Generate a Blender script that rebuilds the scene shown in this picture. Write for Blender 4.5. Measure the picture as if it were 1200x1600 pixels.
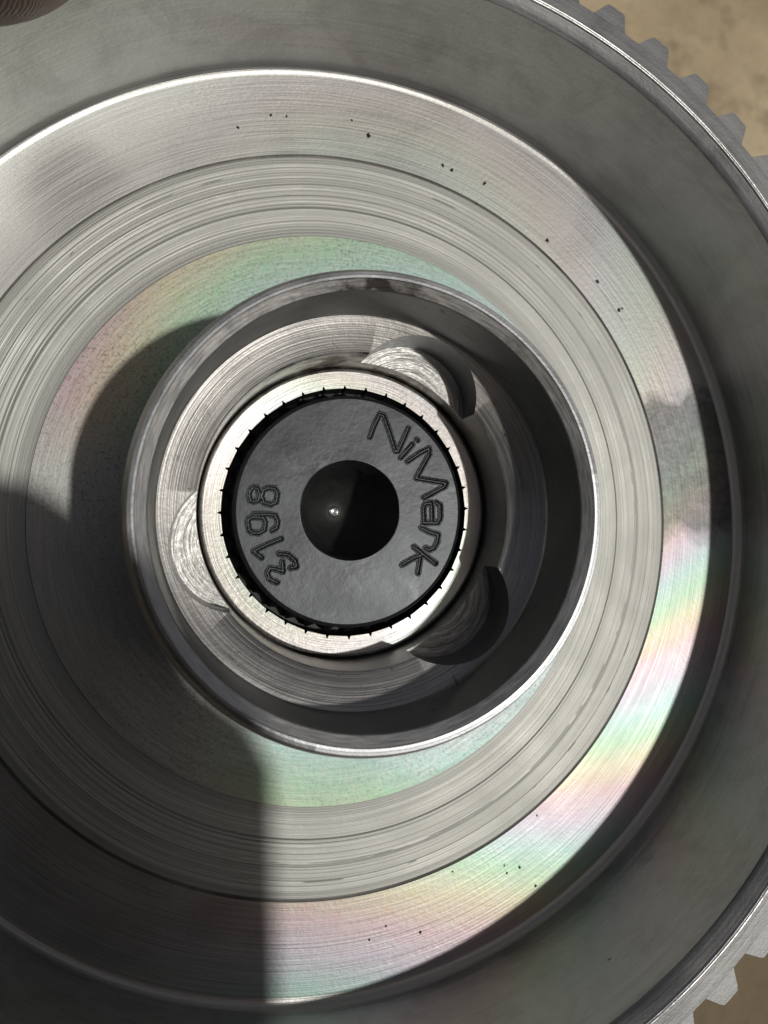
import bpy, bmesh, math, random
import numpy as np
from mathutils import Matrix, Vector

# ------------------------------------------------------------------ scene reset
for o in list(bpy.data.objects):
    bpy.data.objects.remove(o, do_unlink=True)
scene = bpy.context.scene
COL = scene.collection
S = 0.04            # one profile unit (radius of the turned ring) in metres
H0 = 0.85           # height of the drum floor above the ground, metres
rng = random.Random(7)
nrng = np.random.default_rng(7)

# ------------------------------------------------------------------ camera
YAW, PIT = -0.216004, 0.0896936
CAM = np.array([-0.30727, -0.03415, 2.07313])
cy, sy, cp, sp = math.cos(YAW), math.sin(YAW), math.cos(PIT), math.sin(PIT)
RCAM = np.array([[cy, 0, sy], [0, 1, 0], [-sy, 0, cy]]) @ np.array([[1, 0, 0], [0, cp, -sp], [0, sp, cp]])
FPX = 1203.3
cam_data = bpy.data.cameras.new('camera')
cam = bpy.data.objects.new('camera', cam_data)
COL.objects.link(cam)
M4 = Matrix([list(RCAM[i]) + [0] for i in range(3)] + [[0, 0, 0, 1]])
M4.translation = Vector((CAM[0] * S, CAM[1] * S, CAM[2] * S + H0))
cam.matrix_world = M4
cam_data.sensor_fit = 'VERTICAL'
cam_data.sensor_height = 36.0
cam_data.lens = 36.0 * FPX / 1600.0
cam_data.shift_x = 0.0
cam_data.shift_y = -88.0 / 1600.0
cam_data.clip_start = 0.004
cam_data.clip_end = 400
cam_data.dof.use_dof = True
cam_data.dof.focus_distance = 1.82 * S
cam_data.dof.aperture_fstop = cam_data.lens / 0.55
scene.camera = cam
scene.render.resolution_x = 768
scene.render.resolution_y = 1024

# ------------------------------------------------------------------ sky and sun
SUN_DIR = Vector((0.325, -0.115, 1.0)).normalized()        # towards the sun
elev = math.asin(SUN_DIR.z)
world = bpy.data.worlds.new('World')
scene.world = world
world.use_nodes = True
wn = world.node_tree.nodes
bg = wn['Background']
sky = wn.new('ShaderNodeTexSky')
sky.sky_type = 'NISHITA'
sky.sun_disc = False
sky.sun_elevation = elev
sky.sun_rotation = math.atan2(SUN_DIR.x, SUN_DIR.y)
sky.air_density = 0.8
sky.dust_density = 6.0
sky.ozone_density = 0.6
world.node_tree.links.new(sky.outputs[0], bg.inputs[0])
bg.inputs[1].default_value = 0.060
sun_data = bpy.data.lights.new('sun', 'SUN')
sun_data.energy = 4.5
sun_data.angle = math.radians(1.8)
sun_data.color = (1.0, 0.965, 0.91)
sun = bpy.data.objects.new('sun', sun_data)
COL.objects.link(sun)
sun.rotation_euler = SUN_DIR.to_track_quat('Z', 'Y').to_euler()
sun.location = (0.3, 0, 2)
vs = scene.view_settings
vs.view_transform = 'Standard'
vs.look = 'None'
vs.exposure = -1.42
vs.gamma = 1.0


def px_ray(x, y):
    """ray through a photograph pixel (1200 x 1600), profile units"""
    d = np.array([(x - 600.2) / FPX, -(y - 712.0) / FPX, -1.0])
    return RCAM @ d


def px_at(x, y, z):
    d = px_ray(x, y)
    return CAM + d * ((z - CAM[2]) / d[2])


# ------------------------------------------------------------------ node helpers
class NT:
    def __init__(self, name):
        self.m = bpy.data.materials.new(name)
        self.m.use_nodes = True
        self.t = self.m.node_tree
        self.n = self.t.nodes
        self.l = self.t.links
        self.b = self.n['Principled BSDF']
        tc = self.n.new('ShaderNodeTexCoord')
        vm = self.n.new('ShaderNodeVectorMath')
        vm.operation = 'SCALE'
        self.l.new(tc.outputs['Object'], vm.inputs[0])
        vm.inputs['Scale'].default_value = 1.0 / S
        self.co = vm.outputs[0]
        self._polar = None

    def link(self, a, b):
        self.l.new(a, b)

    def val(self, sock, v):
        if hasattr(v, 'is_output'):
            self.l.new(v, sock)
        else:
            sock.default_value = v

    def math(self, op, a, b=0.0, c=0.0, clamp=False):
        n = self.n.new('ShaderNodeMath')
        n.operation = op
        n.use_clamp = clamp
        self.val(n.inputs[0], a)
        self.val(n.inputs[1], b)
        self.val(n.inputs[2], c)
        return n.outputs[0]

    def polar(self):
        if self._polar is None:
            sx = self.n.new('ShaderNodeSeparateXYZ')
            self.link(self.co, sx.inputs[0])
            x, y, z = sx.outputs
            r = self.math('SQRT', self.math('ADD', self.math('MULTIPLY', x, x), self.math('MULTIPLY', y, y)))
            inv = self.math('DIVIDE', 1.0, self.math('MAXIMUM', r, 1e-4))
            self._polar = (r, self.math('MULTIPLY', x, inv), self.math('MULTIPLY', y, inv), x, y, z)
        return self._polar

    def ringvec(self, kr, kt, kz=None):
        """coordinates stretched along the circumference"""
        r, c, s, x, y, z = self.polar()
        cv = self.n.new('ShaderNodeCombineXYZ')
        rr = self.math('MULTIPLY', r, kr)
        if kz:
            rr = self.math('ADD', rr, self.math('MULTIPLY', z, kz))
        self.link(rr, cv.inputs[0])
        self.link(self.math('MULTIPLY', c, kt), cv.inputs[1])
        self.link(self.math('MULTIPLY', s, kt), cv.inputs[2])
        return cv.outputs[0]

    def noise(self, vec, scale=1.0, detail=3.0, rough=0.55, dist=0.0):
        n = self.n.new('ShaderNodeTexNoise')
        self.link(vec, n.inputs['Vector'])
        n.inputs['Scale'].default_value = scale
        n.inputs['Detail'].default_value = detail
        n.inputs['Roughness'].default_value = rough
        n.inputs['Distortion'].default_value = dist
        return n.outputs['Fac']

    def ramp(self, fac, stops, interp='LINEAR'):
        n = self.n.new('ShaderNodeValToRGB')
        n.color_ramp.interpolation = interp
        e = n.color_ramp.elements
        while len(e) < len(stops):
            e.new(0.5)
        for el, (p, c) in zip(e, stops):
            el.position = p
            el.color = (c, c, c, 1) if not isinstance(c, tuple) else (*c, 1)
        self.val(n.inputs[0], fac)
        return n.outputs[0]

    def maprange(self, v, a, b, c, d):
        n = self.n.new('ShaderNodeMapRange')
        self.val(n.inputs[0], v)
        for i, k in enumerate((a, b, c, d)):
            n.inputs[1 + i].default_value = k
        return n.outputs[0]

    def mix(self, fac, a, b, mode='MIX'):
        n = self.n.new('ShaderNodeMix')
        n.data_type = 'RGBA'
        n.blend_type = mode
        self.val(n.inputs['Factor'], fac)
        for k, v in (('A', a), ('B', b)):
            s_ = [i for i in n.inputs if i.name == k and i.type == 'RGBA'][0]
            if isinstance(v, tuple):
                s_.default_value = (*v, 1)
            else:
                self.val(s_, v)
        return [o for o in n.outputs if o.type == 'RGBA'][0]

    def bump(self, h, strength, dist, normal=None):
        n = self.n.new('ShaderNodeBump')
        n.inputs['Strength'].default_value = strength
        n.inputs['Distance'].default_value = dist * S
        self.link(h, n.inputs['Height'])
        if normal is not None:
            self.link(normal, n.inputs['Normal'])
        return n.outputs[0]


def steel(name, base=(0.52, 0.52, 0.50), rough=0.36, aniso=0.75, kr=240, kt=2.2, kz=None, groove=0.25,
          tint=None, speck=0.0, stain=0.12, rough_var=0.10, metallic=1.0, scuff=0.0, dirt_or_shade=None):
    """machined steel: circumferential tool marks, smudges, pitting"""
    t = NT(name)
    r, c, s, x, y, z = t.polar()
    fine = t.noise(t.ringvec(kr, kt, kz), 1.0, 2.0, 0.6)
    mid = t.noise(t.ringvec(kr * 0.22, kt * 0.8, kz and kz * 0.22), 1.0, 2.0, 0.6)
    blot = t.noise(t.co, 3.1, 5.0, 0.6, 0.6)
    grain = t.noise(t.co, 85.0, 3.0, 0.7)
    tan = t.n.new('ShaderNodeTangent')
    tan.direction_type = 'RADIAL'
    tan.axis = 'Z'
    t.link(tan.outputs[0], t.b.inputs['Tangent'])
    t.b.inputs['Anisotropic'].default_value = aniso
    t.b.inputs['Anisotropic Rotation'].default_value = 0.25
    t.b.inputs['Metallic'].default_value = metallic
    col = t.mix(t.maprange(blot, 0.35, 0.68, 0.0, 1.0), tuple(v * (1 - stain) for v in base), base)
    if tint is not None:
        col = tint(t, col)
    lum = t.maprange(fine, 0.3, 0.7, 0.86, 1.08)
    cl = t.n.new('ShaderNodeVectorMath')
    cl.operation = 'SCALE'
    t.link(col, cl.inputs[0])
    t.link(lum, cl.inputs['Scale'])
    col = cl.outputs[0]
    if speck:
        sp_ = t.noise(t.co, 130.0, 3.0, 0.7, 0.0)
        reg = t.maprange(t.noise(t.co, 2.0, 2.0), 0.38, 0.62, 0.0, 1.0)
        m = t.math('MULTIPLY', t.maprange(sp_, 0.50, 0.66, 0.0, speck), t.math('ADD', t.math('MULTIPLY', reg, 0.7), 0.3))
        col = t.mix(m, col, (0.06, 0.06, 0.055))
    if dirt_or_shade is not None:
        col = dirt_or_shade(t, col)
    t.link(col, t.b.inputs['Base Color'])
    rv = t.math('ADD', t.maprange(fine, 0.3, 0.7, rough - rough_var * 0.5, rough + rough_var * 0.5),
                t.maprange(blot, 0.3, 0.7, -rough_var * 0.5, rough_var * 0.5), clamp=True)
    t.link(rv, t.b.inputs['Roughness'])
    h = t.math('ADD', t.math('MULTIPLY', fine, 0.5), t.math('MULTIPLY', mid, 0.5))
    nrm = t.bump(h, groove, 0.006)
    nrm = t.bump(grain, 0.10 + scuff, 0.004, nrm)
    t.link(nrm, t.b.inputs['Normal'])
    return t.m


def painted_sheen(stops_list, amount, kr, off, swirl, fade=None):
    """faint diffraction sheen painted into the colour: bands across the radius that wander round the ring"""
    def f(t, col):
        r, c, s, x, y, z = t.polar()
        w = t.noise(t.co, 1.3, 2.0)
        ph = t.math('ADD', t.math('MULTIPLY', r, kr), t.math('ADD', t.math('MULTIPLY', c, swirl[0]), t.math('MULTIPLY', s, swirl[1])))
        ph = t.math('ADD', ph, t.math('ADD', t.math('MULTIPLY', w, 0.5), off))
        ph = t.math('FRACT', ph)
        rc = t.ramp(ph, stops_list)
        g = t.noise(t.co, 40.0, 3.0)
        am = amount  # painted diffraction sheen; the fades drop it where shadow falls
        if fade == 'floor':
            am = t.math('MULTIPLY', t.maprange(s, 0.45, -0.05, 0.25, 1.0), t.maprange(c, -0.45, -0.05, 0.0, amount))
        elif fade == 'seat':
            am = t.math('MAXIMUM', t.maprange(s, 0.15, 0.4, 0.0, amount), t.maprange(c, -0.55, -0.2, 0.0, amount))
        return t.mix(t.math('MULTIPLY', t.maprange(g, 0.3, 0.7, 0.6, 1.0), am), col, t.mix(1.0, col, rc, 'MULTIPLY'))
    return f


def painted_floor_shade(t, col):
    # rim shade and dark reflection painted into the colour, right of the floor
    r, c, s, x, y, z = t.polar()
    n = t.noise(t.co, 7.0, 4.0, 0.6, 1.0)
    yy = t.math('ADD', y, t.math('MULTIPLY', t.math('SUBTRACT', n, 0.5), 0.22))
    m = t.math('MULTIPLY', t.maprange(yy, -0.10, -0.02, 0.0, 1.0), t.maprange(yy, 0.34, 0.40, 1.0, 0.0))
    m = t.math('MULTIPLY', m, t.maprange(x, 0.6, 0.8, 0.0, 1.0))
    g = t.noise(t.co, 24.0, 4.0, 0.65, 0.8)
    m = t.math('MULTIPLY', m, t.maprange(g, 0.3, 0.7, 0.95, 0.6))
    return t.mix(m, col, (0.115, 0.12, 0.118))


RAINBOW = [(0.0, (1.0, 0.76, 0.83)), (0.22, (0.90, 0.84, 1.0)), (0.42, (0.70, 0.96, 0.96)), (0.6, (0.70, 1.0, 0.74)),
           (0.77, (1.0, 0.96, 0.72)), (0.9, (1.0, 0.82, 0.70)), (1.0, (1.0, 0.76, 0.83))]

def wall_smudge(t, col):
    n = t.noise(t.co, 4.0, 6.0, 0.68, 1.4)
    f = t.noise(t.ringvec(3.0, 7.0, 22.0), 1.0, 5.0, 0.65)
    d = t.noise(t.co, 55.0, 3.0, 0.6)
    col = t.mix(t.maprange(n, 0.48, 0.66, 0.0, 0.28), col, (0.22, 0.21, 0.19))
    col = t.mix(t.maprange(f, 0.55, 0.72, 0.0, 0.30), col, (0.25, 0.25, 0.24))
    return t.mix(t.maprange(d, 0.73, 0.77, 0.0, 0.8), col, (0.05, 0.05, 0.05))


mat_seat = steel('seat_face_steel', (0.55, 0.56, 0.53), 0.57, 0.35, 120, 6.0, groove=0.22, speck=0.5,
                 tint=painted_sheen(RAINBOW, 1.0, 1.8, 0.0, (-0.37, 0.0), 'seat'))
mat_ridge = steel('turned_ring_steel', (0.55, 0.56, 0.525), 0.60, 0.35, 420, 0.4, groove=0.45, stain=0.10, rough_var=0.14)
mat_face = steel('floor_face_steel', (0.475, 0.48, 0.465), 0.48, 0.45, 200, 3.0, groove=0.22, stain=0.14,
                 tint=painted_sheen(RAINBOW, 1.0, 2.3, -2.33, (-0.57, -2.7), 'floor'), dirt_or_shade=painted_floor_shade)
mat_wall = steel('wall_steel', (0.62, 0.63, 0.61), 0.37, 0.45, 10, 2.5, 130, groove=0.12, stain=0.28, rough_var=0.14, scuff=0.05, dirt_or_shade=wall_smudge)
mat_rim = steel('rim_steel', (0.36, 0.365, 0.36), 0.48, 0.0, 160, 2.5, groove=0.10, stain=0.30, scuff=0.04)
mat_edge = steel('bright_edge_steel', (0.72, 0.72, 0.70), 0.34, 0.0, 200, 6.0, groove=0.2, stain=0.1, scuff=0.08)
mat_fillet = steel('fillet_steel', (0.52, 0.52, 0.50), 0.40, 0.2, 300, 1.2, 300, groove=0.3, stain=0.1)


def brown_dirt(t, col):
    r, c, s, x, y, z = t.polar()
    n = t.noise(t.co, 9.0, 5.0, 0.65)
    up = t.maprange(s, 0.55, 0.98, 0.0, 1.0)
    m = t.math('MULTIPLY', t.maprange(n, 0.46, 0.6, 0.0, 0.9), up)
    return t.mix(m, col, (0.05, 0.035, 0.025))


def stain_spots(t, col):
    n = t.noise(t.co, 26.0, 5.0, 0.7, 0.5)
    m = t.maprange(n, 0.63, 0.70, 0.0, 0.75)
    return t.mix(m, col, (0.10, 0.075, 0.055))


mat_hubrim = steel('hub_rim_steel', (0.80, 0.79, 0.75), 0.48, 0.0, 260, 9.0, groove=0.16, stain=0.3, scuff=-0.02, dirt_or_shade=brown_dirt)
mat_hubbevel = steel('hub_bevel_steel', (0.56, 0.56, 0.54), 0.50, 0.2, 120, 5.0, 120, groove=0.2, stain=0.3, dirt_or_shade=stain_spots)
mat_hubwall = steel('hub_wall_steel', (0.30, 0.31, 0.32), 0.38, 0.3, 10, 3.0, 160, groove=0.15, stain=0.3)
mat_hubfloor = steel('hub_cone_steel', (0.54, 0.53, 0.505), 0.37, 0.68, 330, 0.9, groove=0.30, stain=0.25, dirt_or_shade=stain_spots)
mat_pocket = steel('milled_pocket_steel', (0.62, 0.62, 0.60), 0.30, 0.0, 30, 3.0, groove=0.2, stain=0.2, scuff=0.25)
mat_sleeve = steel('sleeve_steel', (0.475, 0.48, 0.465), 0.42, 0.5, 420, 2.0, groove=0.30, stain=0.12,
                   tint=painted_sheen(RAINBOW, 0.3, 6.0, 0.3, (0.5, 0.4)))
mat_sleeveside = steel('sleeve_side_steel', (0.60, 0.59, 0.56), 0.36, 0.3, 60, 20.0, 90, groove=0.3, stain=0.2, scuff=0.2)


def oxide(name, base, rough, metallic=0.75):
    t = NT(name)
    a = t.noise(t.co, 5.0, 5.0, 0.6, 0.8)
    b = t.noise(t.co, 48.0, 4.0, 0.65)
    w = t.noise(t.co, 14.0, 4.0, 0.6, 1.2)
    col = t.mix(t.maprange(a, 0.35, 0.66, 0, 1), tuple(v * 0.6 for v in base), tuple(v * 1.4 for v in base))
    col = t.mix(t.maprange(w, 0.56, 0.72, 0, 0.35), col, tuple(v * 1.9 for v in base))
    t.link(col, t.b.inputs['Base Color'])
    t.b.inputs['Metallic'].default_value = metallic
    t.link(t.maprange(a, 0.3, 0.7, rough - 0.08, rough + 0.1), t.b.inputs['Roughness'])
    n = t.bump(b, 0.18, 0.004)
    n = t.bump(a, 0.03, 0.01, n)
    t.link(n, t.b.inputs['Normal'])
    return t.m


mat_oxide = oxide('black_oxide_steel', (0.056, 0.061, 0.064), 0.42, 0.8)
mat_oxide_dark = oxide('black_oxide_spline', (0.012, 0.013, 0.015), 0.55, 0.2)
mat_bore = oxide('bore_dark_steel', (0.05, 0.053, 0.054), 0.55, 0.5)


def plain(name, col, rough=0.6, metallic=0.0, bumpscale=None, bstr=0.2):
    t = NT(name)
    n = t.noise(t.co, bumpscale or 20.0, 4.0, 0.6)
    c = t.mix(t.maprange(n, 0.3, 0.7, 0, 1), tuple(v * 0.75 for v in col), tuple(min(1, v * 1.2) for v in col))
    t.link(c, t.b.inputs['Base Color'])
    t.b.inputs['Roughness'].default_value = rough
    t.b.inputs['Metallic'].default_value = metallic
    t.link(t.bump(n, bstr, 0.01), t.b.inputs['Normal'])
    return t.m


mat_grit = plain('black_grit', (0.012, 0.012, 0.012), 0.7)
mat_glint = plain('bright_centre_steel', (0.75, 0.75, 0.73), 0.25, 1.0)


# ------------------------------------------------------------------ object helpers
def tag(o, label=None, cat=None, group=None, kind=None):
    for k, v in (('label', label), ('category', cat), ('group', group), ('kind', kind)):
        if v:
            o[k] = v
    return o


def empty(name, loc=(0, 0, 0)):
    o = bpy.data.objects.new(name, None)
    o.empty_display_size = 0.01
    COL.objects.link(o)
    o.location = loc
    return o


def mk(name, verts, faces, mat, parent=None, smooth=35, scale=S):
    me = bpy.data.meshes.new(name)
    v = np.asarray(verts, float) * scale
    me.from_pydata(v.tolist(), [], faces)
    me.update()
    if smooth:
        me.polygons.foreach_set('use_smooth', [True] * len(me.polygons))
        me.set_sharp_from_angle(angle=math.radians(smooth))
    for m in (mat if isinstance(mat, (list, tuple)) else [mat]):
        me.materials.append(m)
    o = bpy.data.objects.new(name, me)
    COL.objects.link(o)
    o.parent = parent
    return o


def lathe_data(prof, seg, closed=False, jitter=None):
    P = np.asarray(prof, float)
    a = np.linspace(0, 2 * math.pi, seg, endpoint=False)
    n = len(P)
    V = np.zeros((n, seg, 3))
    V[:, :, 0] = P[:, 0, None] * np.cos(a)
    V[:, :, 1] = P[:, 0, None] * np.sin(a)
    V[:, :, 2] = P[:, 1, None]
    if jitter is not None:
        V[:, :, 2] += jitter
    F = []
    rows = n if closed else n - 1
    for i in range(rows):
        i2 = (i + 1) % n
        for j in range(seg):
            k = (j + 1) % seg
            F.append((i * seg + j, i * seg + k, i2 * seg + k, i2 * seg + j))
    return V.reshape(-1, 3), F


def lathe(name, prof, mat, parent, seg=384, smooth=35, closed=False, jitter=None):
    V, F = lathe_data(prof, seg, closed, jitter)
    # profile runs outwards / upwards: flip so that normals look at the open side
    F = [f[::-1] for f in F]
    return mk(name, V, F, mat, parent, smooth)


def arc(cx, cz, r, a0, a1, n):
    return [(cx + r * math.cos(math.radians(a0 + (a1 - a0) * i / n)), cz + r * math.sin(math.radians(a0 + (a1 - a0) * i / n))) for i in range(n + 1)]


# ------------------------------------------------------------------ ground
def ground_mat():
    t = NT('dry_earth')
    tc = [n for n in t.n if n.type == 'TEX_COORD'][0]
    co = tc.outputs['Object']
    a = t.noise(co, 3.0, 5.0, 0.6)
    b = t.noise(co, 14.0, 6.0, 0.65)
    g = t.noise(co, 160.0, 3.0, 0.6)
    c = t.mix(t.maprange(a, 0.35, 0.65, 0, 1), (0.36, 0.28, 0.165), (0.64, 0.52, 0.33))
    c = t.mix(t.maprange(b, 0.50, 0.72, 0, 0.75), c, (0.11, 0.085, 0.055))
    # darker patch of ground beside the drum
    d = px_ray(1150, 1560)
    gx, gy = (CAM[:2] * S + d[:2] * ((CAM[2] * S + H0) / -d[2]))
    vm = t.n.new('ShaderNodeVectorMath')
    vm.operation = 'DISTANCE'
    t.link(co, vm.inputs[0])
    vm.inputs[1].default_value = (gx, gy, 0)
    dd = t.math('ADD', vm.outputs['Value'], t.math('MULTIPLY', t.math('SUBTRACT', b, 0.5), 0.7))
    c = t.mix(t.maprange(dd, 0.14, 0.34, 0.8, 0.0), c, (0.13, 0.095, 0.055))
    t.link(c, t.b.inputs['Base Color'])
    t.b.inputs['Roughness'].default_value = 0.9
    n = t.n.new('ShaderNodeBump')
    n.inputs['Strength'].default_value = 0.6
    n.inputs['Distance'].default_value = 0.01
    t.link(t.math('ADD', b, t.math('MULTIPLY', g, 0.4)), n.inputs['Height'])
    t.link(n.outputs[0], t.b.inputs['Normal'])
    return t.m


gv, gf = [], []
NG = 40
for i in range(NG + 1):
    for j in range(NG + 1):
        u, v = (i / NG * 2 - 1), (j / NG * 2 - 1)
        gx, gy = 150 * abs(u) ** 3 * (1 if u > 0 else -1), 150 * abs(v) ** 3 * (1 if v > 0 else -1)
        gv.append((gx, gy, 0.006 * math.sin(gx * 5.1 + gy * 2.3) + 0.005 * math.sin(gy * 7.7)))
for i in range(NG):
    for j in range(NG):
        k = i * (NG + 1) + j
        gf.append((k, k + NG + 1, k + NG + 2, k + 1))
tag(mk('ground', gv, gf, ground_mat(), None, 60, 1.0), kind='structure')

# ------------------------------------------------------------------ geared drum
drum = empty('geared_drum', (0, 0, H0))
tag(drum, 'machined steel drum with toothed outer rim, turned floor rings and raised hub cup', 'gear drum')

# seat face round the hub
lathe('seat_face', [(0.470, 0.006), (0.52, 0.006), (0.60, 0.006), (0.68, 0.006), (0.7655, 0.006)], mat_seat, drum, 512)
lathe('seat_chamfer', [(0.7655, 0.006), (0.7658, -0.006), (0.7680, -0.006), (0.7684, 0.0005), (0.780, -0.0015), (0.795, -0.0035), (0.800, -0.0040)], mat_ridge, drum, 512)
# turned ring with coarse tool marks
prof = []
rr = 0.800
z_ = -0.009
while rr < 0.988:
    prof.append((rr, -0.0035 + rng.uniform(-0.0008, 0.0008) + (0.0016 if rng.random() < 0.08 else 0)))
    rr += rng.choice((0.0014, 0.002, 0.003, 0.0042))
prof = [(0.800, -0.0040)] + prof[1:] + [(0.992, -0.0035), (0.997, -0.005)]
jit = nrng.normal(0, 0.00005, (len(prof), 512))
jit[0] = 0
jit[-1] = 0
for _ in range(3):
    jit = (jit + np.roll(jit, 1, 1) + np.roll(jit, -1, 1)) / 2.2
jit[0] = 0
jit[-1] = 0
lathe('turned_ring', prof, mat_ridge, drum, 512, 60, jitter=jit)
lathe('relief_groove', [(0.997, -0.005), (0.9985, -0.014), (1.001, -0.021), (1.0045, -0.022), (1.0070, -0.017), (1.0085, -0.010)], mat_hubbevel, drum, 512)
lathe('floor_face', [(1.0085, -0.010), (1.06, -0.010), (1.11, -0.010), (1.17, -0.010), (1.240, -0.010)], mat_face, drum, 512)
fil = [(1.240 + 0.024 * math.sin(math.radians(t_)), -0.010 + 0.024 * (1 - math.cos(math.radians(t_)))) for t_ in range(0, 87, 6)]
lathe('corner_fillet', fil, mat_fillet, drum, 512, 60)
lathe('drum_wall', [fil[-1], (1.268, 0.08), (1.276, 0.17), (1.284, 0.26), (1.2915, 0.372), (1.2925, 0.381)], mat_wall, drum, 512, 50)
lathe('rim_chamfer', [(1.2925, 0.381), (1.2955, 0.3845), (1.309, 0.3945), (1.3225, 0.4035)], mat_rim, drum, 512)
lathe('rim_bead', [(1.3225, 0.4035), (1.3245, 0.4070), (1.3265, 0.4078), (1.3285, 0.4050), (1.3300, 0.4072), (1.3325, 0.4080), (1.3345, 0.4050)], mat_edge, drum, 512, 60)

# toothed rim: flat land, root cylinder, outside shell and underside
NT_ = 63
R_ROOT, R_TIP = 1.381, 1.427
phase = math.radians(65.24)          # a root centre
rim_v, F = lathe_data([(1.3345, 0.4050), (1.350, 0.4050), (R_ROOT, 0.4050), (R_ROOT, -0.06), (1.33, -0.08), (1.32, -0.14), (1.25, -0.19),
                       (0.60, -0.19), (0.40, -0.19)], 504)
gear_rim = mk('toothed_rim', rim_v, [f[::-1] for f in F], mat_rim, drum, 35)
pitch = 2 * math.pi / NT_
half_tip = math.radians(0.95)
half_root = pitch / 2 - math.radians(0.87)
th0, th1 = 0.4050, -0.03


def tooth_mesh():
    V, F = [], []
    ring = []
    nseg = 4
    for i in range(nseg + 1):
        a = -half_root + 2 * half_root * i / nseg
        ring.append((R_ROOT + 0.0004, a))
    ring += [(R_ROOT + 0.006, half_root - 0.002), (R_TIP - 0.007, half_tip + 0.0035), (R_TIP, half_tip - 0.001), (R_TIP + 0.0004, 0),
             (R_TIP, -half_tip + 0.001), (R_TIP - 0.007, -half_tip - 0.0035), (R_ROOT + 0.006, -half_root + 0.002)]
    n = len(ring)
    for z, ins in ((th1, 0.0), (th0 - 0.0015, 0.0), (th0, 0.0012)):
        for k, (r, a) in enumerate(ring):
            r2 = r - (ins if k > nseg else 0)
            V.append((r2 * math.cos(a), r2 * math.sin(a), z))
    for L in range(2):
        for k in range(n):
            k2 = (k + 1) % n
            F.append((L * n + k, L * n + k2, (L + 1) * n + k2, (L + 1) * n + k))
    F.append(tuple(range(n))[::-1])
    F.append(tuple(2 * n + k for k in range(n)))
    return V, F


tv, tf = tooth_mesh()
tooth0 = None
for i in range(NT_):
    a = phase + (i + 0.5) * pitch
    if tooth0 is None:
        tooth0 = mk('tooth', tv, tf, mat_rim, gear_rim, None)
        o = tooth0
    else:
        o = tooth0.copy()
        COL.objects.link(o)
        o.parent = gear_rim
    o.rotation_euler = (0, 0, a)

# ---------------------------------------------------------------- hub cup (closed section, three pockets milled out of it)
Z_E, Z_F = 0.408, 0.449
sec = [(0.348, 0.02), (0.348, Z_E - 0.004), (0.3515, Z_E), (0.4235, Z_F - 0.003), (0.4270, Z_F + 0.003), (0.4270, 0.612), (0.4285, 0.6155),
       (0.4475, 0.6285), (0.4488, 0.6312), (0.4535, 0.6314), (0.4540, 0.6306), (0.4548, 0.6306), (0.4553, 0.6314), (0.4605, 0.6312), (0.4650, 0.6240),
       (0.4720, 0.6080), (0.4745, 0.5950), (0.4750, 0.02)]
# material index per profile span
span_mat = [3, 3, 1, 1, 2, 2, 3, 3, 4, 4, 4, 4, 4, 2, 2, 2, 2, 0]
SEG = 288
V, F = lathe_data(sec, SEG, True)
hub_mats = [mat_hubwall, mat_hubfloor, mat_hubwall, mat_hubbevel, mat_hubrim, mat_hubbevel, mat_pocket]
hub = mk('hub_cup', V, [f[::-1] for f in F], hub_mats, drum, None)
idx = []
for i in range(len(sec)):
    idx += [span_mat[i]] * SEG
hub.data.polygons.foreach_set('material_index', idx)
bm = bmesh.new()
bm.from_mesh(hub.data)
bmesh.ops.recalc_face_normals(bm, faces=bm.faces)
bm.to_mesh(hub.data)
bm.free()
pockets = [(62.6, 0.272, 0.147), (-45.0, 0.277, 0.143), (-164.0, 0.262, 0.147)]
PZ = 0.315
cutters = []
for ang, dist, rad in pockets:
    a = math.radians(ang)
    c0 = (dist * math.cos(a), dist * math.sin(a))
    cv, cf = [], []
    n = 72
    for z in (PZ, 0.56):
        for k in range(n):
            b = 2 * math.pi * k / n
            cv.append((c0[0] + rad * math.cos(b), c0[1] + rad * math.sin(b), z))
    for k in range(n):
        cf.append((k, (k + 1) % n, n + (k + 1) % n, n + k))
    cf.append(tuple(range(n))[::-1])
    cf.append(tuple(range(n, 2 * n)))
    c = mk('cutter', cv, cf, [mat_pocket], drum, None)
    cutters.append(c)
for c in cutters:
    md = hub.modifiers.new('cut', 'BOOLEAN')
    md.operation = 'DIFFERENCE'
    md.object = c
    md.solver = 'EXACT'
    md.material_mode = 'TRANSFER'
dg = bpy.context.evaluated_depsgraph_get()
me = bpy.data.meshes.new_from_object(hub.evaluated_get(dg), depsgraph=dg)
hub.modifiers.clear()
old = hub.data
hub.data = me
for c in cutters:
    bpy.data.objects.remove(c, do_unlink=True)
pk_idx = [i for i, m in enumerate(me.materials) if m == mat_pocket]
# split the milled faces off, one mesh per pocket
vco = np.array([v.co[:] for v in me.vertices])
groups = {0: [], 1: [], 2: []}
keep = []
for p in me.polygons:
    if p.material_index in pk_idx:
        c = p.center
        an = math.degrees(math.atan2(c.y, c.x))
        best = min(range(3), key=lambda k: abs((an - pockets[k][0] + 180) % 360 - 180))
        groups[best].append(tuple(p.vertices))
    else:
        keep.append((tuple(p.vertices), p.material_index))


def submesh(faces):
    used = sorted({v for f in faces for v in f})
    mp = {v: i for i, v in enumerate(used)}
    return vco[used], [tuple(mp[v] for v in f) for f in faces]


kv, kf = submesh([k[0] for k in keep])
me2 = bpy.data.meshes.new('hub_cup')
me2.from_pydata(kv.tolist(), [], kf)
for m in me.materials:
    me2.materials.append(m)
me2.polygons.foreach_set('material_index', [k[1] for k in keep])
me2.polygons.foreach_set('use_smooth', [True] * len(me2.polygons))
me2.set_sharp_from_angle(angle=math.radians(22))
hub.data = me2


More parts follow.
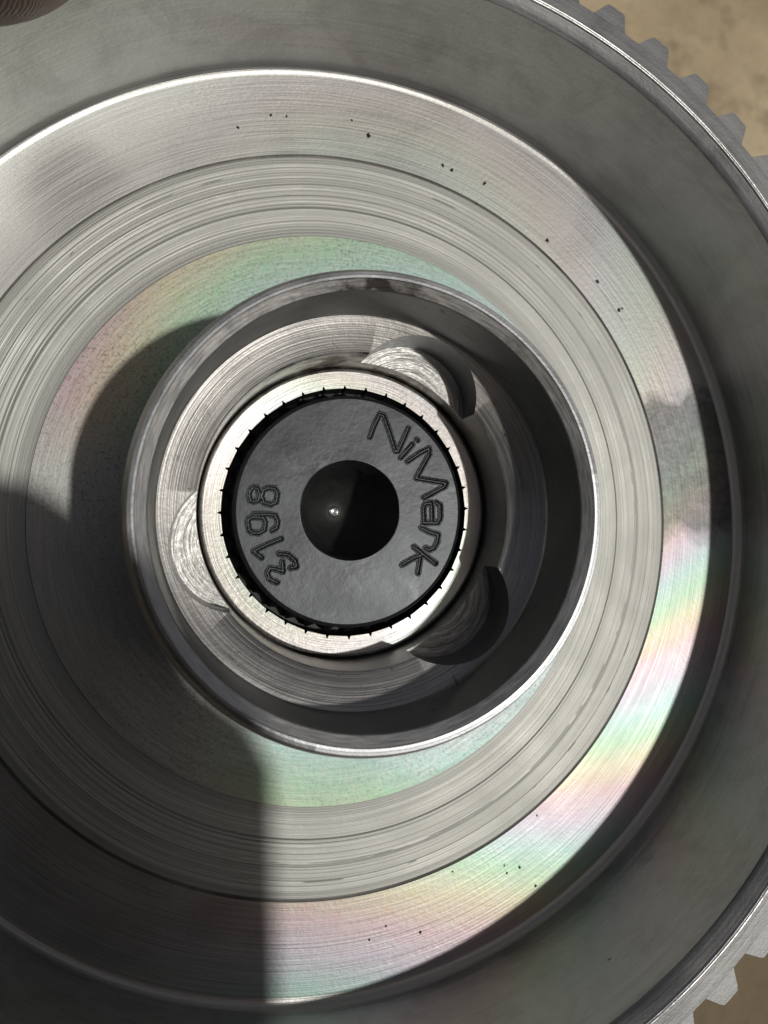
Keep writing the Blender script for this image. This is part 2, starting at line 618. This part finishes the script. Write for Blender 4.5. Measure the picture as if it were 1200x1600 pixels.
def pocket_mat(cx, cy_):
    """swirl marks of the cutter, centred on the pocket"""
    t = NT('pocket_steel')
    sx = t.n.new('ShaderNodeSeparateXYZ')
    t.link(t.co, sx.inputs[0])
    dx = t.math('SUBTRACT', sx.outputs[0], cx)
    dy = t.math('SUBTRACT', sx.outputs[1], cy_)
    r = t.math('SQRT', t.math('ADD', t.math('MULTIPLY', dx, dx), t.math('MULTIPLY', dy, dy)))
    cv = t.n.new('ShaderNodeCombineXYZ')
    t.link(t.math('MULTIPLY', r, 130.0), cv.inputs[0])
    t.link(t.math('MULTIPLY', dx, 14.0), cv.inputs[1])
    t.link(t.math('MULTIPLY', dy, 14.0), cv.inputs[2])
    f = t.noise(cv.outputs[0], 1.0, 4.0, 0.6)
    g = t.noise(t.co, 60.0, 4.0, 0.7)
    col = t.mix(t.maprange(f, 0.35, 0.65, 0, 1), (0.30, 0.30, 0.285), (0.56, 0.56, 0.54))
    t.link(col, t.b.inputs['Base Color'])
    t.b.inputs['Metallic'].default_value = 1.0
    t.link(t.maprange(g, 0.3, 0.7, 0.36, 0.58), t.b.inputs['Roughness'])
    n = t.bump(f, 0.35, 0.008)
    n = t.bump(g, 0.14, 0.006, n)
    t.link(n, t.b.inputs['Normal'])
    return t.m


for k, (ang, dist, rad) in enumerate(pockets):
    a = math.radians(ang)
    pm = pocket_mat(dist * math.cos(a), dist * math.sin(a))
    pv, pf = submesh(groups[k])
    flo = [f for f in pf if max(abs(pv[i][2] - PZ * S) for i in f) < 1e-6]
    wal = [f for f in pf if f not in set(flo)]

    def sub2(faces):
        used = sorted({v for f in faces for v in f})
        mp = {v: i for i, v in enumerate(used)}
        return [pv[i] for i in used], [tuple(mp[v] for v in f) for f in faces]
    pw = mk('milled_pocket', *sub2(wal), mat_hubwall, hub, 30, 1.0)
    if flo:
        mk('pocket_floor', *sub2(flo), pm, pw, None, 1.0)

# ------------------------------------------------------------------ splined sleeve
sleeve = empty('splined_sleeve', (0, 0, H0))
tag(sleeve, 'bright steel sleeve ring with fine notches round its inner edge, set inside the hub cup', 'sleeve')
ZS = 0.262
NN = 36
lathe('sleeve_side', [(0.3340, ZS), (0.3375, ZS - 0.0010), (0.3405, ZS - 0.0036), (0.3428, ZS - 0.008), (0.3440, ZS - 0.014), (0.3445, ZS - 0.024),
                      (0.3445, -0.25), (0.2930, -0.25)], mat_sleeveside, sleeve, 360, 60)
# top face with notched inner edge, and the notched bore below it
seg_a, inner = [], []
for i in range(NN):
    a0 = math.radians(91.2) + i * 2 * math.pi / NN
    p = 2 * math.pi / NN
    for da, r in ((-0.014, 0.2925), (-0.002, 0.3005 if i % 5 else 0.2985), (0.004, 0.3000), (0.013, 0.2925),
                  (p * 0.30, 0.2921), (p * 0.45, 0.2920), (p * 0.60, 0.2921), (p * 0.78, 0.2923)):
        seg_a.append(a0 + da)
        inner.append(r)
n = len(seg_a)
rings = [[(r, -0.25) for r in inner], [(r, ZS - 0.003) for r in inner], [(r + 0.0012, ZS) for r in inner],
         [(0.305, ZS)] * n, [(0.317, ZS)] * n, [(0.3340, ZS)] * n]
SV = [(r * math.cos(a), r * math.sin(a), z) for ring in rings for (r, z), a in zip(ring, seg_a)]


def ringfaces(i0, i1):
    return [((i * n + k), (i * n + (k + 1) % n), ((i + 1) * n + (k + 1) % n), ((i + 1) * n + k)) for i in range(i0, i1) for k in range(n)]


mk('sleeve_face', SV[2 * n:], [f[::-1] for f in ringfaces(0, 3)], mat_sleeve, sleeve, 30)
mk('notched_bore', SV[:3 * n], [f[::-1] for f in ringfaces(0, 2)], mat_oxide_dark, sleeve, 30)

lathe('bore_floor', [(0.262, 0.195), (0.3005, 0.195)], mat_oxide_dark, sleeve, 180)

# ------------------------------------------------------------------ stamped shaft
shaft = empty('splined_shaft', (0, 0, H0))
tag(shaft, 'blackened steel shaft end stamped NiMark and 3198, with a drilled centre hole', 'shaft')
ZB = 0.310


def z5(x, y):
    return (540 + x / 5.335, 620 + y / 5.335)


def z4(x, y):
    return (180 + x / 4, 400 + y / 4)


def z8(x, y):
    return (180 + x / 4, 800 + y / 4)


GLYPHS = [
    ('stamped_letter', [[z5(205, 340), z5(238, 250), z5(288, 150)], [z5(290, 148), z5(318, 158), z5(360, 270), z5(418, 452)], [z5(418, 456), z5(440, 455), z5(525, 265)]]),
    ('stamped_letter', [[z5(462, 508), z5(560, 398)], [z5(595, 360), z5(600, 366)]]),
    ('stamped_letter', [[z5(520, 540), z5(610, 478), z5(698, 432)], [z5(698, 434), z5(700, 480), z5(592, 678)], [z5(592, 680), z5(838, 722)], [z5(838, 724), z5(830, 748), z5(657, 842)]]),
    ('stamped_letter', [[z5(655, 1035), z5(652, 930), z5(668, 892), z5(715, 885), z5(722, 930), z5(722, 1035)],
                        [z5(756, 884), z5(790, 905), z5(793, 1010), z5(772, 1050), z5(650, 1052)]]),
    ('stamped_letter', [[z5(632, 1092), z5(700, 1128), z5(775, 1150)], [z5(775, 1150), z5(765, 1215), z5(740, 1260), z5(705, 1278), z5(668, 1262)]]),
    ('stamped_letter', [[z5(572, 1252), z5(660, 1322), z5(752, 1390)], [z5(640, 1318), z5(560, 1350), z5(474, 1400)], [z5(625, 1340), z5(605, 1470)]]),
    ('stamped_digit', [[z4(840, 1500), z4(846, 1465), z4(866, 1448), z4(892, 1452), z4(906, 1490), z4(898, 1528), z4(872, 1536), z4(848, 1528), z4(840, 1500)],
                       [z4(918, 1500), z4(930, 1462), z4(960, 1450), z4(1000, 1455), z4(1018, 1485), z4(1010, 1538), z4(975, 1555), z4(932, 1542), z4(918, 1500)]]),
    ('stamped_digit', [[z8(832, 62), z8(842, 115), z8(862, 130), z8(905, 132), z8(936, 112), z8(942, 65), z8(930, 36), z8(860, 34), z8(836, 44), z8(832, 62)],
                       [z8(870, 16), z8(960, 14), z8(1005, 24), z8(1020, 60), z8(1012, 100), z8(984, 114)]]),
    ('stamped_digit', [[z8(868, 246), z8(950, 205), z8(1042, 168)], [z8(868, 246), z8(920, 286)]]),
    ('stamped_digit', [[z8(1026, 262), z8(1085, 268), z8(1128, 305), z8(1136, 342), z8(1098, 350)],
                       [z8(1048, 312), z8(1052, 372), z8(1010, 358), z8(972, 352), z8(955, 378), z8(964, 415), z8(990, 432), z8(1016, 440)]]),
]
NR, NA = 122, 1180
rad = np.linspace(0.1165, 0.2600, NR)
an = np.linspace(0, 2 * math.pi, NA, endpoint=False)
GX = rad[:, None] * np.cos(an)
GY = rad[:, None] * np.sin(an)
dist_g = []
for name_, strokes in GLYPHS:
    d = np.full((NR, NA), 9.0)
    for st in strokes:
        P = [px_at(x, y, ZB)[:2] for x, y in st]
        for a, b in zip(P[:-1], P[1:]):
            ab = b - a
            t_ = np.clip(((GX - a[0]) * ab[0] + (GY - a[1]) * ab[1]) / max(ab @ ab, 1e-12), 0, 1)
            d = np.minimum(d, np.hypot(GX - a[0] - t_ * ab[0], GY - a[1] - t_ * ab[1]))
    dist_g.append(d)
dist_g = np.array(dist_g)
dmin = dist_g.min(0)
HW = 0.0042
wob = 0.0004 * np.sin(an * 137)[None, :] + 0.0003 * np.sin(rad * 900)[:, None]
u = np.clip((dmin + wob) / HW, 0, 3)
hz = np.where(u < 1, -0.0034 * (1 - u ** 2.0), 0) + 0.0012 * np.exp(-((u - 1.30) / 0.30) ** 2)
# gentle unevenness of the end face
hz += 0.0006 * np.sin(GX * 31 + 1) * np.sin(GY * 27)
hz[0] = -0.0
GZ = ZB + hz
Vg = np.stack([GX, GY, GZ], 2).reshape(-1, 3)
ii, jj = np.meshgrid(np.arange(NR - 1), np.arange(NA), indexing='ij')
j2 = (jj + 1) % NA
quads = np.stack([ii * NA + jj, (ii + 1) * NA + jj, (ii + 1) * NA + j2, ii * NA + j2], 2).reshape(-1, 4)
dq = dist_g.reshape(len(GLYPHS), -1)[:, quads[:, 0]]
owner = np.where(dq.min(0) < HW * 0.98, dq.argmin(0), -1)


def sub_np(q):
    used, inv = np.unique(q, return_inverse=True)
    return Vg[used], inv.reshape(-1, 4).tolist()


end_face = mk('end_face', *sub_np(quads[owner == -1]), mat_oxide, shaft, 80)
for k, (name_, _) in enumerate(GLYPHS):
    mk(name_, *sub_np(quads[owner == k]), mat_oxide, end_face, 80)
lathe('bore', [(0.0200, 0.055), (0.040, 0.066), (0.070, 0.095), (0.0925, 0.135), (0.0935, 0.150), (0.1100, 0.200), (0.1130, 0.296), (0.1165, ZB)], mat_bore, shaft, 160, 40)
# bright centre-drill nub at the bottom
lathe('centre_dimple', [(0.0005, 0.050), (0.006, 0.051), (0.009, 0.062), (0.015, 0.065), (0.0185, 0.060), (0.0200, 0.055)], mat_glint, shaft, 64, 60)
lathe('end_chamfer', [(0.2600, ZB), (0.2650, ZB - 0.002), (0.2685, ZB - 0.007), (0.2690, ZB - 0.020), (0.2690, 0.262)], mat_oxide_dark, shaft, 288, 40)
# spline teeth flanking the shaft inside the sleeve
sv, sf = [], []
m_ = NN * 4
for z in (0.268, 0.232, 0.180):
    for i in range(m_):
        a = math.radians(91.2) + 2 * math.pi * i / m_
        ph_ = i % 4
        r = {0: 0.2885, 1: 0.2800, 2: 0.2715, 3: 0.2800}[ph_]
        if z == 0.268:
            r = 0.2692
        sv.append((r * math.cos(a), r * math.sin(a), z if z != 0.268 else 0.270))
for L in range(2):
    for i in range(m_):
        sf.append((L * m_ + i, (L + 1) * m_ + i, (L + 1) * m_ + (i + 1) % m_, L * m_ + (i + 1) % m_))
mk('spline', sv, sf, mat_oxide_dark, shaft, 20)

# ------------------------------------------------------------------ grit on the drum
def flake(px, py, z, size, name='grit_flake'):
    p = px_at(px, py, z)
    bm_ = bmesh.new()
    nv = rng.randint(6, 8)
    top, bot = [], []
    el = rng.uniform(0.6, 1.0)
    rot = rng.uniform(0, 6.28)
    for k in range(nv):
        b = 2 * math.pi * k / nv + rng.uniform(-0.25, 0.25)
        q = size * rng.uniform(0.55, 1.15)
        x, y = q * math.cos(b), q * el * math.sin(b)
        x, y = x * math.cos(rot) - y * math.sin(rot), x * math.sin(rot) + y * math.cos(rot)
        bot.append((x, y, 0.0))
        top.append((x * 0.7, y * 0.7, size * rng.uniform(0.25, 0.6)))
    V_ = bot + top
    F_ = [(k, (k + 1) % nv, nv + (k + 1) % nv, nv + k) for k in range(nv)] + [tuple(range(nv, 2 * nv)), tuple(range(nv))[::-1]]
    bm_.free()
    o = mk(name, V_, F_, mat_grit, None, None)
    o.location = (p[0] * S, p[1] * S, H0 + z * S + 0.00001)
    return o


ZFACE = -0.010
for (x, y, s_) in [(423, 180, .0055), (448, 182, .005), (550, 188, .005), (576, 212, .0085), (372, 199, .006), (692, 258, .008), (706, 266, .009),
                   (757, 287, .008), (855, 376, .008), (933, 440, .008), (967, 485, .009), (972, 482, .005)]:
    tag(flake(x, y, ZFACE, s_), 'tiny black grit flake lying on the grey half of the drum floor', 'grit', 'grit flakes on the drum floor')
for (x, y, s_) in [(603, 1447, .004), (657, 1457, .006), (577, 1468, .005), (707, 1362, .004), (812, 1355, .006), (792, 1364, .005), (837, 1384, .005),
                   (839, 1274, .005), (788, 1352, .004)]:
    tag(flake(x, y, ZFACE, s_), 'tiny black speck on the rainbow-tinted part of the drum floor', 'grit', 'specks on the tinted drum floor')

# ------------------------------------------------------------------ hand holding the rim
def skin_mat():
    t = NT('skin')
    a = t.noise(t.co, 5.0, 4.0, 0.6)
    w = t.n.new('ShaderNodeTexWave')
    w.wave_type = 'BANDS'
    w.bands_direction = 'Y'
    w.inputs['Scale'].default_value = 75.0
    w.inputs['Distortion'].default_value = 3.5
    w.inputs['Detail'].default_value = 1.5
    w.inputs['Detail Scale'].default_value = 0.6
    t.link(t.co, w.inputs['Vector'])
    c = t.mix(t.maprange(a, 0.35, 0.65, 0, 1), (0.15, 0.052, 0.028), (0.26, 0.095, 0.052))
    c = t.mix(t.maprange(w.outputs['Fac'], 0.0, 0.5, 0.30, 0.0), c, (0.05, 0.022, 0.015))
    t.link(c, t.b.inputs['Base Color'])
    t.b.inputs['Roughness'].default_value = 0.5
    t.b.inputs['Subsurface Weight'].default_value = 0.08
    t.b.inputs['Subsurface Radius'].default_value = (0.003, 0.0012, 0.0006)
    t.link(t.bump(w.outputs['Fac'], 0.15, 0.02), t.b.inputs['Normal'])
    return t.m


mat_skin = skin_mat()
mat_nail = plain('nail', (0.42, 0.25, 0.19), 0.35)
HA = math.radians(122.0)
er = np.array([math.cos(HA), math.sin(HA), 0])
et = np.array([-math.sin(HA), math.cos(HA), 0])
ez = np.array([0, 0, 1.0])


def hp(r, t_, z):
    return (er * r + et * t_ + ez * z) * S


def chain_mesh(chains):
    """chains of (point, radius); all are grown with Skin and fused by a voxel remesh"""
    V_, E_, Rr = [], [], []
    for ch in chains:
        b = len(V_)
        for i, (p, r) in enumerate(ch):
            V_.append(tuple(p))
            Rr.append(r * S)
            if i:
                E_.append((b + i - 1, b + i))
    return V_, E_, Rr


palm_c = hp(2.20, 0.10, 0.02)
# four fingers hold the drum from outside and below, the thumb hooks over the rim
fingers = []
for k, (t0, ln, r0) in enumerate([(0.62, 0.92, 0.20), (0.18, 1.0, 0.21), (-0.26, 0.95, 0.20), (-0.66, 0.78, 0.17)]):
    fingers.append([(hp(2.40, t0 * 0.8, -0.22), r0 * 1.2), (hp(1.95, t0 * 0.95, -0.46), r0 * 1.08), (hp(1.55, t0, -0.50), r0), (hp(1.25 - 0.1 * ln, t0 * 1.02, -0.41), r0 * 0.92),
                    (hp(1.05 - 0.25 * ln, t0 * 1.04, -0.36), r0 * 0.80)])
thumb = [(hp(2.45, 0.75, 0.05), 0.36), (hp(2.20, 0.62, 0.50), 0.30), (hp(1.86, 0.40, 0.72), 0.265), (hp(1.62, 0.20, 0.70), 0.31), (hp(1.44, 0.05, 0.675), 0.315)]
palm = [[(hp(2.9, 0.45, -0.16), 0.38), (hp(2.45, 0.50, -0.14), 0.36)], [(hp(2.9, 0.05, -0.2), 0.40), (hp(2.42, 0.1, -0.2), 0.36)],
        [(hp(2.9, -0.3, -0.2), 0.36), (hp(2.45, -0.4, -0.2), 0.30)], [(hp(2.5, 0.75, 0.02), 0.34), (hp(2.9, 0.5, -0.1), 0.38), (hp(3.5, 0.15, -0.2), 0.46), (hp(5.5, 0.0, -0.3), 0.62)],
        [(hp(2.9, -0.2, -0.2), 0.38), (hp(3.5, 0.0, -0.22), 0.44)]]
hv, hf = [], []


def capsule(a, ra, b, rb, segs=16, rings=6):
    """round-ended tapered limb piece"""
    a, b = np.array(a), np.array(b)
    d = b - a
    L = np.linalg.norm(d)
    w = d / L
    q = np.array([1, 0, 0]) if abs(w[0]) < 0.8 else np.array([0, 1, 0])
    uu = np.cross(w, q)
    uu /= np.linalg.norm(uu)
    vv = np.cross(w, uu)
    rows = []
    for i in range(rings + 1):
        t_ = math.pi / 2 * i / rings
        rows.append((a - w * ra * math.cos(t_), ra * math.sin(t_)))
    for i in range(rings + 1):
        t_ = math.pi / 2 * i / rings
        rows.append((b + w * rb * math.sin(t_), rb * math.cos(t_)))
    base = len(hv)
    for c_, r_ in rows:
        r_ = max(r_, 1e-6)
        for k in range(segs):
            b_ = 2 * math.pi * k / segs
            hv.append(tuple(c_ + (uu * math.cos(b_) + vv * math.sin(b_)) * r_))
    nr = len(rows)
    for i in range(nr - 1):
        for k in range(segs):
            k2 = (k + 1) % segs
            hf.append((base + i * segs + k, base + i * segs + k2, base + (i + 1) * segs + k2, base + (i + 1) * segs + k))
    hf.append(tuple(base + k for k in range(segs))[::-1])
    hf.append(tuple(base + (nr - 1) * segs + k for k in range(segs)))


for ch in fingers + [thumb] + palm:
    for (p0, r0), (p1, r1) in zip(ch[:-1], ch[1:]):
        capsule(p0, r0 * S, p1, r1 * S)
hand = mk('hand', hv, hf, mat_skin, None, None, 1.0)
md = hand.modifiers.new('fuse', 'REMESH')
md.mode = 'VOXEL'
md.voxel_size = 0.0011
md2 = hand.modifiers.new('soft', 'SMOOTH')
md2.factor = 0.6
md2.iterations = 6
dg = bpy.context.evaluated_depsgraph_get()
hm = bpy.data.meshes.new_from_object(hand.evaluated_get(dg), depsgraph=dg)
hand.modifiers.clear()
hand.data = hm
hm.polygons.foreach_set('use_smooth', [True] * len(hm.polygons))
if not hm.materials:
    hm.materials.append(mat_skin)
hand.location = (0, 0, H0)
tag(hand, 'brown hand holding the drum, thumb hooked over the toothed rim', 'hand')

# ------------------------------------------------------------------ phone that takes the picture (its lens is the camera)
def slab(name, x0, x1, y0, y1, z0, z1, rc, mat, parent):
    pts = []
    for cx_, cy2, a0 in ((x1 - rc, y1 - rc, 0), (x0 + rc, y1 - rc, 90), (x0 + rc, y0 + rc, 180), (x1 - rc, y0 + rc, 270)):
        for k in range(7):
            a = math.radians(a0 + 15 * k)
            pts.append((cx_ + rc * math.cos(a), cy2 + rc * math.sin(a)))
    n_ = len(pts)
    V_, F_ = [], []
    e = min(0.03, (z1 - z0) * 0.25)
    mx, my = (x0 + x1) / 2, (y0 + y1) / 2
    for z, ins in ((z0, e), (z0 + e, 0.0), (z1 - e, 0.0), (z1, e)):
        for x, y in pts:
            V_.append((x - ins * np.sign(x - mx), y - ins * np.sign(y - my), z))
    for L in range(3):
        for k in range(n_):
            F_.append((L * n_ + k, L * n_ + (k + 1) % n_, (L + 1) * n_ + (k + 1) % n_, (L + 1) * n_ + k))
    F_.append(tuple(range(n_))[::-1])
    F_.append(tuple(3 * n_ + k for k in range(n_)))
    return mk(name, V_, F_, mat, parent, 30)


def phone():
    root = empty('phone')
    root.matrix_world = M4
    case = plain('black_phone_case', (0.02, 0.02, 0.022), 0.5)
    slab('phone_case', -1.55, 0.20, -3.5, 0.04, 0.10, 0.305, 0.16, case, root)
    slab('screen', -1.49, 0.14, -3.44, -0.02, 0.3055, 0.311, 0.12, plain('dark_screen', (0.015, 0.015, 0.018), 0.1), root)
    out = [(0.202, -3.5), (0.94, -3.5), (0.94, -0.88), (0.88, -0.77), (0.74, -0.66), (0.60, -0.42), (0.46, -0.24), (0.32, -0.15), (0.202, -0.12)]  # unseen flap, added and shaped to cast the lower-left shadow
    n_ = len(out)
    mk('shadow_flap', [(x, y, z) for z in (0.12, 0.17) for x, y in out],
       [(k, (k + 1) % n_, n_ + (k + 1) % n_, n_ + k) for k in range(n_)] + [tuple(range(n_))[::-1], tuple(range(n_, 2 * n_))], case, root, None)
    tag(root, 'black smartphone with an added shadow-casting flap held flat above the drum, shading its lower floor', 'phone')


phone()
